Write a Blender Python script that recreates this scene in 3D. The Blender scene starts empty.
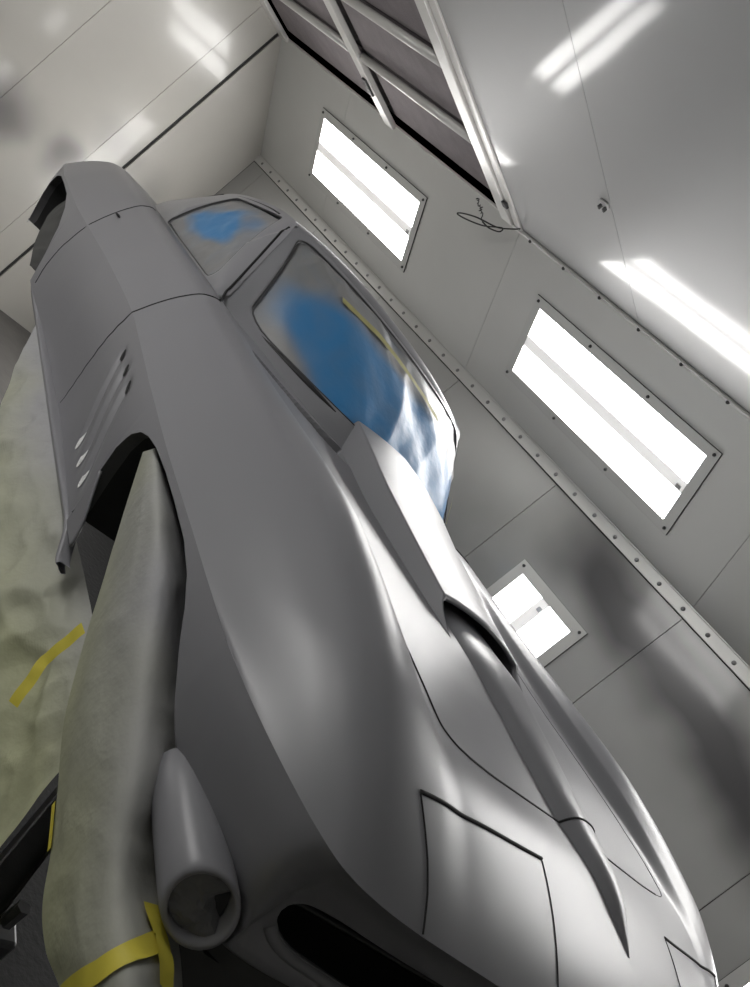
import bpy, bmesh, math, random
import numpy as np
from mathutils import Vector, Matrix, noise
random.seed(4)
SC = bpy.context.scene
COL = SC.collection

# ------------------------------------------------------------------ frames
# car frame: x forward, y to the car's left, z up.  The car stands raised on a
# lift, turned about 15 degrees in the booth.
REL = np.array([[0.96524234, -0.26106052, 0.01243466],
                [0.26054697, 0.96490469, 0.03277533],
                [-0.02055461, -0.02839632, 0.99938539]])
LIFT = 0.84
M_CAR = Matrix([[*REL[:, 0], 0], [*REL[:, 1], 0], [*REL[:, 2], LIFT], [0, 0, 0, 1]])
def cw(p):                       # car point -> world point
    v = REL.T @ np.array(p, float)
    return Vector((v[0], v[1], v[2] + LIFT))

# ------------------------------------------------------------------ materials
def newmat(name):
    m = bpy.data.materials.new(name); m.use_nodes = True
    return m, m.node_tree.nodes, m.node_tree.links, m.node_tree.nodes['Principled BSDF']
def simple(name, col, rough=.5, metal=0., spec=.5, noise_amt=0., noise_scale=8., bump=0., bump_scale=60.):
    m, n, l, b = newmat(name)
    b.inputs['Base Color'].default_value = (*col, 1)
    b.inputs['Roughness'].default_value = rough
    b.inputs['Metallic'].default_value = metal
    b.inputs['Specular IOR Level'].default_value = spec
    tc = n.new('ShaderNodeTexCoord')
    if noise_amt:
        t = n.new('ShaderNodeTexNoise'); t.inputs['Scale'].default_value = noise_scale; t.inputs['Detail'].default_value = 5
        l.new(tc.outputs['Object'], t.inputs['Vector'])
        r = n.new('ShaderNodeMapRange'); r.inputs['To Min'].default_value = 1 - noise_amt; r.inputs['To Max'].default_value = 1 + noise_amt
        l.new(t.outputs['Fac'], r.inputs['Value'])
        mx = n.new('ShaderNodeVectorMath'); mx.operation = 'SCALE'; mx.inputs[0].default_value = col
        l.new(r.outputs['Result'], mx.inputs['Scale']); l.new(mx.outputs['Vector'], b.inputs['Base Color'])
    if bump:
        t = n.new('ShaderNodeTexNoise'); t.inputs['Scale'].default_value = bump_scale; t.inputs['Detail'].default_value = 3
        l.new(tc.outputs['Object'], t.inputs['Vector'])
        bp_ = n.new('ShaderNodeBump'); bp_.inputs['Strength'].default_value = bump; bp_.inputs['Distance'].default_value = .01
        l.new(t.outputs['Fac'], bp_.inputs['Height']); l.new(bp_.outputs['Normal'], b.inputs['Normal'])
    return m

def attr_mix(name, attr, cola, colb, rough_a, rough_b, noise_amt=.12, noise_scale=9., bump=.25, bump_scale=25., spec=.5):
    """colour a where the painted attribute is 0, colour b (overspray) where it is 1"""
    m, n, l, b = newmat(name)
    a = n.new('ShaderNodeAttribute'); a.attribute_name = attr
    tc = n.new('ShaderNodeTexCoord')
    t = n.new('ShaderNodeTexNoise'); t.inputs['Scale'].default_value = noise_scale; t.inputs['Detail'].default_value = 5
    l.new(tc.outputs['Object'], t.inputs['Vector'])
    sub = n.new('ShaderNodeMath'); sub.operation = 'MULTIPLY_ADD'; sub.inputs[1].default_value = noise_amt * 2; sub.inputs[2].default_value = -noise_amt
    l.new(t.outputs['Fac'], sub.inputs[0])
    add = n.new('ShaderNodeMath'); add.operation = 'ADD'; add.use_clamp = True
    l.new(a.outputs['Fac'], add.inputs[0]); l.new(sub.outputs[0], add.inputs[1])
    mx = n.new('ShaderNodeMix'); mx.data_type = 'RGBA'
    mx.inputs['A'].default_value = (*cola, 1); mx.inputs['B'].default_value = (*colb, 1)
    l.new(add.outputs[0], mx.inputs['Factor']); l.new(mx.outputs['Result'], b.inputs['Base Color'])
    r = n.new('ShaderNodeMapRange'); r.inputs['To Min'].default_value = rough_a; r.inputs['To Max'].default_value = rough_b
    l.new(add.outputs[0], r.inputs['Value']); l.new(r.outputs['Result'], b.inputs['Roughness'])
    b.inputs['Specular IOR Level'].default_value = spec
    if bump:
        t2 = n.new('ShaderNodeTexNoise'); t2.inputs['Scale'].default_value = bump_scale; t2.inputs['Detail'].default_value = 4
        l.new(tc.outputs['Object'], t2.inputs['Vector'])
        bp_ = n.new('ShaderNodeBump'); bp_.inputs['Strength'].default_value = bump; bp_.inputs['Distance'].default_value = .02
        l.new(t2.outputs['Fac'], bp_.inputs['Height']); l.new(bp_.outputs['Normal'], b.inputs['Normal'])
    return m

def dust_reflection_metal(name, col, patch_col, rough, blobs, coat=.0, wave=.06, metal=0.):
    """painted sheet metal with settled overspray and a painted-in reflection, as soft patches of colour patch_col at given world places (x, y, z, radius, strength)"""
    m, n, l, b = newmat(name)
    g = n.new('ShaderNodeNewGeometry')
    t = n.new('ShaderNodeTexNoise'); t.inputs['Scale'].default_value = 1.1; t.inputs['Detail'].default_value = 6
    l.new(g.outputs['Position'], t.inputs['Vector'])
    acc = None
    wv = n.new('ShaderNodeVectorMath'); wv.operation = 'MULTIPLY_ADD'
    t3 = n.new('ShaderNodeTexNoise'); t3.inputs['Scale'].default_value = 1.7; t3.inputs['Detail'].default_value = 2
    l.new(g.outputs['Position'], t3.inputs['Vector'])
    l.new(t3.outputs['Color'], wv.inputs[0]); wv.inputs[1].default_value = (.34, .34, .34); l.new(g.outputs['Position'], wv.inputs[2])
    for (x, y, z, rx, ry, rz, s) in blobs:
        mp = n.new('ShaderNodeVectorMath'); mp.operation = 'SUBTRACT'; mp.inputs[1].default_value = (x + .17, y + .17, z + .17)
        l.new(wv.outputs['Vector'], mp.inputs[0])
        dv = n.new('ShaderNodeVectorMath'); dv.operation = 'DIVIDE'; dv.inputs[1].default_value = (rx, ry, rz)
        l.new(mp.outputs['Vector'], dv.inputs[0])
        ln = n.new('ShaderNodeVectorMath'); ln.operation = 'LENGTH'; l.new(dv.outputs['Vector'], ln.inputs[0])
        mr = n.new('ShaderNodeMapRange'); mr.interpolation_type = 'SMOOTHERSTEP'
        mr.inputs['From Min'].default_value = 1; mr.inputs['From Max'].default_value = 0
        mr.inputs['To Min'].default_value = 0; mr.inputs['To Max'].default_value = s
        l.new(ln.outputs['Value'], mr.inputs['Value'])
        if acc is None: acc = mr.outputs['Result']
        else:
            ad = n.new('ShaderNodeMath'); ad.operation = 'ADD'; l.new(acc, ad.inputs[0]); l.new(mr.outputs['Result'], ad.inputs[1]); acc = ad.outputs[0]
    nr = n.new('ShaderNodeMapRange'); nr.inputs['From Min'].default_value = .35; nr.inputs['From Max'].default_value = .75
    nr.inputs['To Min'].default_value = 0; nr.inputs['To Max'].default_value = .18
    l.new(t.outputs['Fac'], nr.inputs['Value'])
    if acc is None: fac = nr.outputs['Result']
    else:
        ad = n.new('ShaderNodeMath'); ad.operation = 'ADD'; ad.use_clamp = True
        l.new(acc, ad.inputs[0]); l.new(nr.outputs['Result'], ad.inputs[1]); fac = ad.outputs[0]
    mx = n.new('ShaderNodeMix'); mx.data_type = 'RGBA'
    mx.inputs['A'].default_value = (*col, 1); mx.inputs['B'].default_value = (*patch_col, 1)
    l.new(fac, mx.inputs['Factor']); l.new(mx.outputs['Result'], b.inputs['Base Color'])
    b.inputs['Roughness'].default_value = rough
    b.inputs['Metallic'].default_value = metal
    b.inputs['Coat Weight'].default_value = coat; b.inputs['Coat Roughness'].default_value = .09
    if wave:
        t2 = n.new('ShaderNodeTexNoise'); t2.inputs['Scale'].default_value = .9; t2.inputs['Detail'].default_value = 1
        l.new(g.outputs['Position'], t2.inputs['Vector'])
        bp_ = n.new('ShaderNodeBump'); bp_.inputs['Strength'].default_value = wave; bp_.inputs['Distance'].default_value = .25
        l.new(t2.outputs['Fac'], bp_.inputs['Height']); l.new(bp_.outputs['Normal'], b.inputs['Normal'])
        l.new(bp_.outputs['Normal'], b.inputs['Coat Normal'])
    return m

def emit(name, col, s):
    m, n, l, b = newmat(name)
    b.inputs['Base Color'].default_value = (1, 1, 1, 1)
    b.inputs['Emission Color'].default_value = (*col, 1); b.inputs['Emission Strength'].default_value = s
    return m

PRIMER = simple('grey_primer', (.222, .222, .237), .36, 0, .5, .03, 3., .03, 900.)
PRIMER_SHADED = simple('shaded_primer_in_opening', (.12, .12, .125), .6)  # same primer darkened to paint in the shade of openings
BLACK = simple('black_rubber', (.012, .012, .013), .6)
SEAL = simple('oversprayed_seal', (.05, .05, .052), .6)
GAP = simple('panel_gap_black', (.015, .015, .016), .8)
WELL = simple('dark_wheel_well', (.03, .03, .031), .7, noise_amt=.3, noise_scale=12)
WELLPAPER = simple('shaded_masking_paper', (.06, .06, .058), .7, noise_amt=.4, noise_scale=9)  # paper darkened to paint the shade under nose and in rear well
GRILLE = simple('black_grille', (.012, .012, .012), .55)
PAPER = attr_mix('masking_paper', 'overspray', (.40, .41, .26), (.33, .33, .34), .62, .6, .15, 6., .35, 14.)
FILM = attr_mix('masking_plastic', 'overspray', (.035, .19, .42), (.215, .215, .215), .40, .44, .28, 7., .10, 22., .5)
TAPE = simple('yellow_tape', (.66, .57, .07), .6, noise_amt=.15, noise_scale=30)
TAPE_DULL = simple('yellow_tape_oversprayed', (.36, .34, .14), .6, noise_amt=.3, noise_scale=20)
VENT_LIGHT = simple('white_vent_light', (.75, .75, .75), .8, bump=.5, bump_scale=60)  # white patches paint the light seen through the vent slits
WALL = dust_reflection_metal('white_booth_wall', (.35, .35, .335), (.035, .034, .036), .30,  # dark blobs paint a dim reflection into the left wall
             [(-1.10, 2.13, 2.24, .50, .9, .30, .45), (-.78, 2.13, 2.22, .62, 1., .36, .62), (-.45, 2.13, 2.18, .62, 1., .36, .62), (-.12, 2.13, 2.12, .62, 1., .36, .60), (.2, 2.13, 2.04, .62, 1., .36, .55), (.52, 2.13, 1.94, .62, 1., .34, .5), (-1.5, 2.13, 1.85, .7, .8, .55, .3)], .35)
ENDWALL = dust_reflection_metal('white_booth_end_wall', (.50, .485, .445), (.16, .15, .15), .26,
                [(-5.57, .55, 1.12, .5, .40, .36, .9), (-5.57, 1.05, 1.22, .5, .30, .26, .8), (-5.57, 1.35, 1.62, .5, .4, .3, .35), (-5.57, 1.75, 1.45, .5, .25, .5, .3)], .35)
HIP = dust_reflection_metal('white_booth_slope', (.56, .56, .535), (.2, .2, .2), .36, [], .15)
CEIL = dust_reflection_metal('white_booth_ceiling', (.31, .31, .305), (.2, .2, .2), .5, [], .32, .05)
STRIP = simple('galvanised_strip', (.56, .56, .54), .34, .35)
FRAME = simple('light_frame_paint', (.50, .50, .48), .4)
SCREW = simple('dark_screw', (.06, .06, .06), .4, .6)
RIVET = simple('rivet_metal', (.22, .22, .22), .3, .8)
GAPW = simple('seam_shadow', (.03, .03, .03), .8)
LIT = emit('lamp_diffuser', (1, .985, .965), 9.0)
DIVIDER = emit('divider_tube_glow', (1, .98, .95), .17)  # weak emission stands in for tube light falling on the divider
FILTER = simple('grey_filter_pad', (.175, .155, .16), .95, noise_amt=.3, noise_scale=9, bump=.6, bump_scale=160)
FRAMEBAR = simple('filter_frame_metal', (.58, .57, .55), .33, .15)
FLOOR = simple('grey_floor', (.12, .115, .108), .8, noise_amt=.3, noise_scale=5, bump=.4, bump_scale=30)
FLOOR_SHADE = simple('black_floor_shade', (.004, .004, .004), .9, bump=.5, bump_scale=40)  # near-black, paints deep shade onto the floor under the car
STEEL = simple('dark_lift_steel', (.05, .05, .052), .45, .3, noise_amt=.5, noise_scale=12)
WIRE = simple('black_wire', (.012, .012, .012), .5)
CEMENT = simple('galvanised_clip', (.45, .45, .45), .35, .7)

# ------------------------------------------------------------------ object helpers
def link(o, parent=None):
    COL.objects.link(o)
    if parent is not None: o.parent = parent
    return o
def mesh(name, v, f, m, parent=None, smooth=True, normals=None, attr=None):
    me = bpy.data.meshes.new(name)
    me.from_pydata([tuple(map(float, p)) for p in v], [], [tuple(int(i) for i in q) for q in f])
    me.update()
    if smooth: me.polygons.foreach_set('use_smooth', [True] * len(me.polygons))
    if normals is not None: me.normals_split_custom_set_from_vertices([tuple(map(float, x)) for x in normals])
    if attr is not None:
        a = me.attributes.new('overspray', 'FLOAT', 'POINT'); a.data.foreach_set('value', np.array(attr, dtype=np.float32).ravel())
    me.materials.append(m)
    return link(bpy.data.objects.new(name, me), parent)
def bmobj(name, bm, m, parent=None, smooth=False):
    me = bpy.data.meshes.new(name)
    bmesh.ops.recalc_face_normals(bm, faces=bm.faces)
    bm.to_mesh(me); bm.free()
    if smooth: me.polygons.foreach_set('use_smooth', [True] * len(me.polygons))
    me.materials.append(m)
    return link(bpy.data.objects.new(name, me), parent)
def tag(o, label, cat, group=None):
    o['label'] = label; o['category'] = cat
    if group: o['group'] = group
    return o
def struct(o): o['kind'] = 'structure'; return o
def empty(name, loc, mat=None):
    o = bpy.data.objects.new(name, None)
    if mat is not None: o.matrix_world = mat
    else: o.location = loc
    return link(o)
def box(bm, c, s, M=None, bev=0.):
    r = bmesh.ops.create_cube(bm, size=1)
    for v in r['verts']:
        p = Vector((v.co.x * s[0], v.co.y * s[1], v.co.z * s[2])) + Vector(c)
        v.co = M @ p if M is not None else p
    if bev:
        es = list({e for v in r['verts'] for e in v.link_edges})
        bmesh.ops.bevel(bm, geom=es, offset=bev, segments=2, affect='EDGES', profile=.5)
def tube(pts, r, seg=8, closed=False):
    """swept tube along points -> verts, faces (r may be a list)"""
    P = [np.array(p, float) for p in pts]; n = len(P); V = []; F = []
    rr = r if hasattr(r, '__len__') else [r] * n
    up = np.array([.13, .27, .95])
    for i in range(n):
        a = P[(i - 1) % n] if (closed or i > 0) else P[i]; b = P[(i + 1) % n] if (closed or i < n - 1) else P[i]
        t = b - a; t /= np.linalg.norm(t) + 1e-12
        s = np.cross(t, up); s /= np.linalg.norm(s) + 1e-12; u = np.cross(s, t)
        for k in range(seg):
            th = 2 * math.pi * k / seg
            V.append(P[i] + rr[i] * (math.cos(th) * s + math.sin(th) * u))
    m = n if closed else n - 1
    for i in range(m):
        j = (i + 1) % n
        for k in range(seg):
            F.append((i * seg + k, i * seg + (k + 1) % seg, j * seg + (k + 1) % seg, j * seg + k))
    if not closed:
        F.append(tuple(range(seg))[::-1]); F.append(tuple((n - 1) * seg + k for k in range(seg)))
    return V, F
def grid_faces(nr, nc, off=0, flip=False):
    F = []
    for i in range(nr - 1):
        for j in range(nc - 1):
            a = off + i * nc + j; q = (a, a + 1, a + nc + 1, a + nc)
            F.append(q[::-1] if flip else q)
    return F
def resample(pts, n):
    P = np.array(pts, float); d = np.r_[0, np.cumsum(np.linalg.norm(np.diff(P, axis=0), axis=1))]
    t = np.linspace(0, d[-1], n)
    return np.stack([np.interp(t, d, P[:, k]) for k in range(P.shape[1])], 1)
def smoothline(pts, n):
    """Catmull-Rom through points, n samples"""
    P = np.array(pts, float); m = len(P)
    Q = np.vstack([2 * P[0] - P[1], P, 2 * P[-1] - P[-2]])
    out = []
    for s in np.linspace(0, m - 1, n):
        i = min(int(s), m - 2); t = s - i
        a, b, c, d = Q[i], Q[i + 1], Q[i + 2], Q[i + 3]
        out.append(.5 * (2 * b + (c - a) * t + (2 * a - 5 * b + 4 * c - d) * t * t + (3 * b - a - 3 * c + d) * t ** 3))
    return np.array(out)
def sstep(a, b, x):
    t = np.clip((x - a) / (b - a), 0, 1); return t * t * (3 - 2 * t)
def pchip(x, y, q):
    x = np.asarray(x, float); y = np.asarray(y, float); q = np.asarray(q, float)
    h = np.diff(x); d = np.diff(y) / h
    m = np.zeros_like(y)
    for i in range(1, len(x) - 1):
        if d[i - 1] * d[i] > 0:
            w1 = 2 * h[i] + h[i - 1]; w2 = h[i] + 2 * h[i - 1]
            m[i] = (w1 + w2) / (w1 / d[i - 1] + w2 / d[i])
    m[0] = d[0]; m[-1] = d[-1]
    i = np.clip(np.searchsorted(x, q) - 1, 0, len(x) - 2)
    t = (np.clip(q, x[0], x[-1]) - x[i]) / h[i]
    h00 = 2 * t**3 - 3 * t**2 + 1; h10 = t**3 - 2 * t**2 + t; h01 = -2 * t**3 + 3 * t**2; h11 = t**3 - t**2
    return h00 * y[i] + h10 * h[i] * m[i] + h01 * y[i + 1] + h11 * h[i] * m[i + 1]
def nz(p, s, seed=0.):
    return noise.fractal(Vector((p[0] * s + seed, p[1] * s + seed * 1.7, p[2] * s - seed)), 1., 2., 3)
def ridge(p, s, seed=0.):
    """creased, folded-paper noise"""
    return 1 - abs(noise.noise(Vector((p[0] * s + seed, p[1] * s - seed, p[2] * s + 2 * seed)))) * 2

# ------------------------------------------------------------------ THE CAR
car = empty('sports_car', None, M_CAR)
tag(car, 'low two-door sports car in flat grey primer, raised and masked for painting in the booth', 'car')

XS = [-3.7, -3.3, -2.9, -2.5, -2.1, -1.8, -1.4, -1.0, -.8, -.5, -.2, 0, .15, .3, .4, .5, .6, .8]
YC = [.50, .74, .85, .882, .878, .868, .852, .850, .855, .866, .874, .876, .876, .876, .876, .876, .876, .876]
ZC = [.68, .682, .683, .685, .688, .698, .712, .720, .712, .699, .689, .685, .680, .6765, .676, .676, .676, .676]
YK = [.38, .55, .64, .69, .71, .71, .71, .71, .70, .69, .685, .69, .70, .712, .722, .735, .75, .75]
ZK = [.80, .85, .872, .884, .893, .895, .903, .908, .903, .897, .899, .895, .880, .853, .831, .816, .812, .81]
YV = [.28, .42, .50, .56, .58, .60, .62, .62, .60, .575, .56, .555, .555, .555, .555, .555, .555, .555]
ZV = [.80, .85, .868, .872, .88, .89, .895, .895, .882, .845, .826, .821, .816, .806, .796, .794, .792, .785]
ZH = [.80, .85, .865, .865, .88, .89, .90, .905, .886, .852, .838, .832, .819, .801, .790, .787, .781, .77]
Z0 = [.80, .85, .865, .865, .88, .89, .90, .925, .900, .858, .843, .837, .817, .799, .790, .786, .775, .765]
XN_Y = [0, .25, .488, .582, .67, .744, .792, .818, .846, .866, .8761]
XN_X = [.765, .748, .709, .692, .675, .652, .622, .578, .49, .39, .29]
GX = np.arange(-3.7, .80, .006); GY = np.arange(0, .884, .0035)
def sect(x):
    yc, zc, yk, zk, yv, zv, zh, z0 = [pchip(XS, t, [x])[0] for t in (YC, ZC, YK, ZK, YV, ZV, ZH, Z0)]
    dz = zk - zc
    ys = [0, yv * .62, yv - .015, yv + .012, yv + .45 * (yk - yv), yk - .006, yk + .006, yk + .33 * (yc - yk), yk + .6 * (yc - yk), yk + .82 * (yc - yk), yc]
    zs = [z0, zh, zv + .001, zv + .002, zv + .62 * (zk - zv), zk - .001, zk - .0015, zc + .895 * dz, zc + .64 * dz, zc + .33 * dz, zc]
    return ys, zs
FG = np.array([pchip(*sect(x), GY) for x in GX])
def Fsample(x, y):
    fx = np.clip((x - GX[0]) / .006, 1, len(GX) - 3.001); fy = np.clip(np.abs(y) / .0035, 0, len(GY) - 2.001)
    i = fx.astype(int); j = fy.astype(int); tx = fx - i; ty = fy - j
    def w(t): return (-.5 * t + t * t - .5 * t**3, 1 - 2.5 * t * t + 1.5 * t**3, .5 * t + 2 * t * t - 1.5 * t**3, -.5 * t * t + .5 * t**3)
    wx = w(tx); wy = w(ty); out = 0
    for a in range(4):
        for b in range(4):
            jj = np.abs(j + b - 1); jj = np.minimum(jj, len(GY) - 1)
            out = out + wx[a] * wy[b] * FG[np.clip(i + a - 1, 0, len(GX) - 1), jj]
    return out
def xnose(y): return pchip(XN_Y, XN_X, np.abs(y))
def zcrease(x): return pchip(XS, ZC, x)
def H(x, y):
    x = np.asarray(x, float); y = np.asarray(y, float)
    z = Fsample(x, y)
    d = np.clip((xnose(y) - x) / .30, 0, 1)
    b = 1 - (1 - d) ** 2.1
    zc = zcrease(x)
    z = np.where(x > -.05, zc + (z - zc) * b, z)
    # wiper recess in front of the windscreen
    t = np.clip((np.abs(y) - .26) / (.60 - .26), 0, 1)
    cx = -.722 - .125 * t ** 1.6
    hw = .040 * (1 - .6 * t)
    e = np.abs(x - cx) / hw
    m = (1 - sstep(.72, 1.02, e)) * sstep(.235, .25, np.abs(y)) * (1 - sstep(.56, .61, np.abs(y)))
    return z - .072 * m

# --- top sheet
def axis_y():
    y = np.r_[np.linspace(0, .52, 48)[:-1], np.linspace(.52, .70, 46)[:-1], np.linspace(.70, .8761, 34)]
    return np.r_[-y[::-1], y[1:]]
CY = axis_y(); NCOL = len(CY)
RX = np.r_[np.linspace(.765, .55, 34)[:-1], np.linspace(.55, -.60, 120)[:-1], np.linspace(-.60, -.95, 70)[:-1], np.linspace(-.95, -3.65, 110)]
NROW = len(RX)
TX = np.zeros((NROW, NCOL)); TY = np.zeros((NROW, NCOL))
xn_c = xnose(CY)
for i, X in enumerate(RX):
    w = sstep(-.25, .765, X) if X < .765 else 1.
    w = np.clip((X + .25) / (.765 + .25), 0, 1)
    TX[i] = X + (xn_c - .765) * w
    yc = np.where(TX[i] < .29, pchip(XS, YC, TX[i]) / .876, 1.)
    TY[i] = CY * np.minimum(yc, 1.02)
TZ = H(TX, TY)
TZ[:, 0] = TZ[:, -1] = zcrease(TX[:, 0])
TZ[0, :] = .676
TP = np.stack([TX, TY, TZ], -1)
du = np.gradient(TP, axis=0); dv = np.gradient(TP, axis=1)
TN = np.cross(dv, du); TN /= np.linalg.norm(TN, axis=-1, keepdims=True) + 1e-12
TN *= np.sign(TN[..., 2:3] + 1e-9)
TPf = TP.reshape(-1, 3); TNf = TN.reshape(-1, 3)
TF = np.array(grid_faces(NROW, NCOL, flip=False))
TC = TPf[TF].mean(1)

# --- panels seen from above (half outlines |y|)
HOODX = np.r_[np.linspace(-.70, .36, 50), np.linspace(.366, .409, 14)]
HOODY = pchip([-.70, -.4, 0, .2, .33, .375, .395, .405, .409], [.50, .505, .518, .530, .539, .536, .522, .50, .472], HOODX)
def hood_front(y): return .392 + .017 * np.clip(np.abs(y) / .47, 0, 1)
def is_hood(x, y):
    a = np.abs(y); lim = np.interp(x, HOODX, HOODY, left=-1, right=-1)
    return (x > -.69) & (x < .409) & (a < lim)
HLO = np.array([(.545, .690), (.575, .680), (.61, .668), (.642, .660), (.676, .657)])     # outer edge of the headlamp cover
HLI = np.array([(.535, .312), (.62, .318), (.70, .326), (.738, .333)])
def is_lamp(x, y):
    a = np.abs(y)
    lo = np.interp(x, HLI[:, 0], HLI[:, 1]); hi = np.interp(x, HLO[:, 0], HLO[:, 1])
    xr = .535 + .010 * (a - .312) / .378
    return (a > lo) & (a < hi) & (x > xr)
DOOR_F = -.985
def door_rear_top(a): return -1.83 - .16 * np.clip((.87 - a) / .15, 0, 1)
def is_door_top(x, y):
    a = np.abs(y); return (x < DOOR_F) & (x > door_rear_top(a)) & (a > .70)
lab = np.zeros(len(TF), int)
lab[is_hood(TC[:, 0], TC[:, 1])] = 1
lm = is_lamp(TC[:, 0], TC[:, 1]); lab[lm & (TC[:, 1] < 0)] = 2; lab[lm & (TC[:, 1] > 0)] = 3
dm = is_door_top(TC[:, 0], TC[:, 1]); lab[dm & (TC[:, 1] < 0)] = 4; lab[dm & (TC[:, 1] > 0)] = 5

# --- side and nose strip, hanging from the crease all the way round the front
left_col = [(i, 0) for i in range(NROW - 1, 0, -1)]; row0 = [(0, j) for j in range(NCOL)]; right_col = [(i, NCOL - 1) for i in range(1, NROW)]
OUT = np.array([TP[i, j] for i, j in left_col + row0 + right_col])
# densify to about 7 mm
seg = np.r_[0, np.cumsum(np.linalg.norm(np.diff(OUT, axis=0), axis=1))]
NS = int(seg[-1] / .0075)
sq = np.linspace(0, seg[-1], NS)
OUT = np.stack([np.interp(sq, seg, OUT[:, k]) for k in range(3)], 1)
tan = np.gradient(OUT[:, :2], axis=0)
k = np.ones(9) / 9
tan = np.stack([np.convolve(np.pad(tan[:, c], 4, mode='edge'), k, 'valid') for c in range(2)], 1)
tan /= np.linalg.norm(tan, axis=1, keepdims=True)
NRM = np.stack([tan[:, 1], -tan[:, 0]], 1)          # outward in plan
if NRM[np.argmax(OUT[:, 0])][0] < 0: NRM = -NRM
ARCH = [(-.464, .40), (-.462, .50), (-.455, .57), (-.435, .618), (-.40, .645), (-.355, .660), (-.29, .669), (-.195, .672), (-.09, .670), (.02, .664), (.10, .649), (.16, .626), (.25, .575), (.30, .541), (.335, .516), (.35, .502)]
AX = np.array([a[0] for a in ARCH]); AZ = np.array([a[1] for a in ARCH])
RARCH = [(-2.95, .40), (-2.94, .50), (-2.90, .58), (-2.80, .64), (-2.65, .668), (-2.5, .672), (-2.33, .668), (-2.2, .64), (-2.10, .585), (-2.06, .50), (-2.055, .40)]
BX = np.array([a[0] for a in RARCH]); BZ = np.array([a[1] for a in RARCH])
TS = np.r_[np.linspace(0, .3, 14)[:-1], np.linspace(.3, .68, 22)[:-1], np.linspace(.68, 1, 14)]
NT = len(TS)
def side_inset(dz): return pchip([0, .03, .08, .14, .22, .30, .36, .45], [0, .002, .008, .02, .042, .064, .078, .095], dz)
nose_t = [0, .12, .22, .30, .36, .62, .66, .80, 1.]
nose_in = [0, .045, .075, .090, .098, .104, .098, .100, .125]
nose_z = [.676, .645, .61, .578, .562, .482, .468, .45, .43]
JT, JB = 18, 34                                     # rows that carry the top and bottom edges of the grille opening
def grille_open(ay, x):
    """upper and lower edge of the grille opening as strip fractions, None outside it"""
    if x < .45 or ay > .745: return None
    h = 1. if ay < .64 else math.sqrt(max(0, 1 - ((ay - .64) / .105) ** 2))
    c = .47 - .03 * sstep(.5, .74, ay)
    return c - .14 * h, c + .14 * h
SPt = np.zeros((NS, NT, 3))
LOUV = [((-.835, .668), (-.705, .428)), ((-.748, .663), (-.612, .426)), ((-.660, .655), (-.522, .422))]
for i in range(NS):
    x, y, zc = OUT[i]; nx = NRM[i]
    nose = sstep(.35, .93, nx[0])
    zb = .375 if x < -.46 else .37
    zb_s = zb
    if AX[0] < x < AX[-1] and abs(y) > .5: zb_s = max(np.interp(x, AX, AZ), zb)
    if BX[0] < x < BX[-1]: zb_s = max(np.interp(x, BX, BZ), zb)
    zs = zc + (zb_s - zc) * TS
    g = grille_open(abs(y), x); ts = TS
    if x > .30:
        g2 = g or (.44, .44) if (x > .45 and abs(y) < .75) else (TS[JT], TS[JB])
        if g is None and x > .45:
            q = sstep(.745, .82, abs(y)); g2 = (.44 + (TS[JT] - .44) * q, .44 + (TS[JB] - .44) * q)
        ts = np.interp(np.arange(NT), [0, JT, JB, NT - 1], [0, g2[0], g2[1], 1])
    if x > AX[-1]: zb_s = .502 - .057 * sstep(.35, .50, x)
    zs = zc + (zb_s - zc) * ts
    ins_s = side_inset(zc - zs) * (1 + 2.0 * sstep(.12, .52, x))
    ins_n = pchip(nose_t, nose_in, ts); zn = pchip(nose_t, nose_z, ts)
    ins = ins_s * (1 - nose) + ins_n * nose; zz = zs * (1 - nose) + zn * nose
    # three upright scalloped vents behind each front wheel
    if -.9 < x < -.42 and abs(y) > .5:
        for (xa, za), (xb, zbv) in LOUV:
            t = (za - zz) / (za - zbv)
            cx = xa + (xb - xa) * t
            dd = (x - cx) / .025
            amt = np.exp(-dd * dd) * sstep(-.06, .10, t) * (1 - sstep(.80, 1.08, t))
            sl = 1 + .8 * np.clip(dd, -1, 1)
            ins = ins + .0075 * amt * sl
    SPt[i, :, 0] = x - nx[0] * ins; SPt[i, :, 1] = y - nx[1] * ins; SPt[i, :, 2] = zz
SPf = SPt.reshape(-1, 3)
d1 = np.gradient(SPt, axis=0); d2 = np.gradient(SPt, axis=1)
SN = np.cross(d1, d2); SN /= np.linalg.norm(SN, axis=-1, keepdims=True) + 1e-12
out3 = np.concatenate([NRM, np.zeros((NS, 1))], 1)[:, None, :]
sg = np.sign((SN * out3).sum(-1, keepdims=True)); SN *= np.where(sg == 0, 1, sg); SNf = SN.reshape(-1, 3)
SF = np.array(grid_faces(NS, NT))
SCn = SPf[SF].mean(1)
si = np.repeat(np.arange(NS - 1), NT - 1); ri = np.tile(np.arange(NT - 1), NS - 1)
GO = np.array([grille_open(abs(OUT[i, 1]), OUT[i, 0]) is not None for i in range(NS)])
slab = np.zeros(len(SF), int)
slab[GO[si] & GO[np.minimum(si + 1, NS - 1)] & (ri >= JT) & (ri < JB)] = -1
def door_rear_side(z): return -1.83 - .14 * np.clip((.69 - z) / .22, 0, 1)
ds = (SCn[:, 0] < DOOR_F) & (SCn[:, 0] > door_rear_side(SCn[:, 2]))
slab[ds & (SCn[:, 1] < 0)] = 4; slab[ds & (SCn[:, 1] > 0)] = 5

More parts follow.
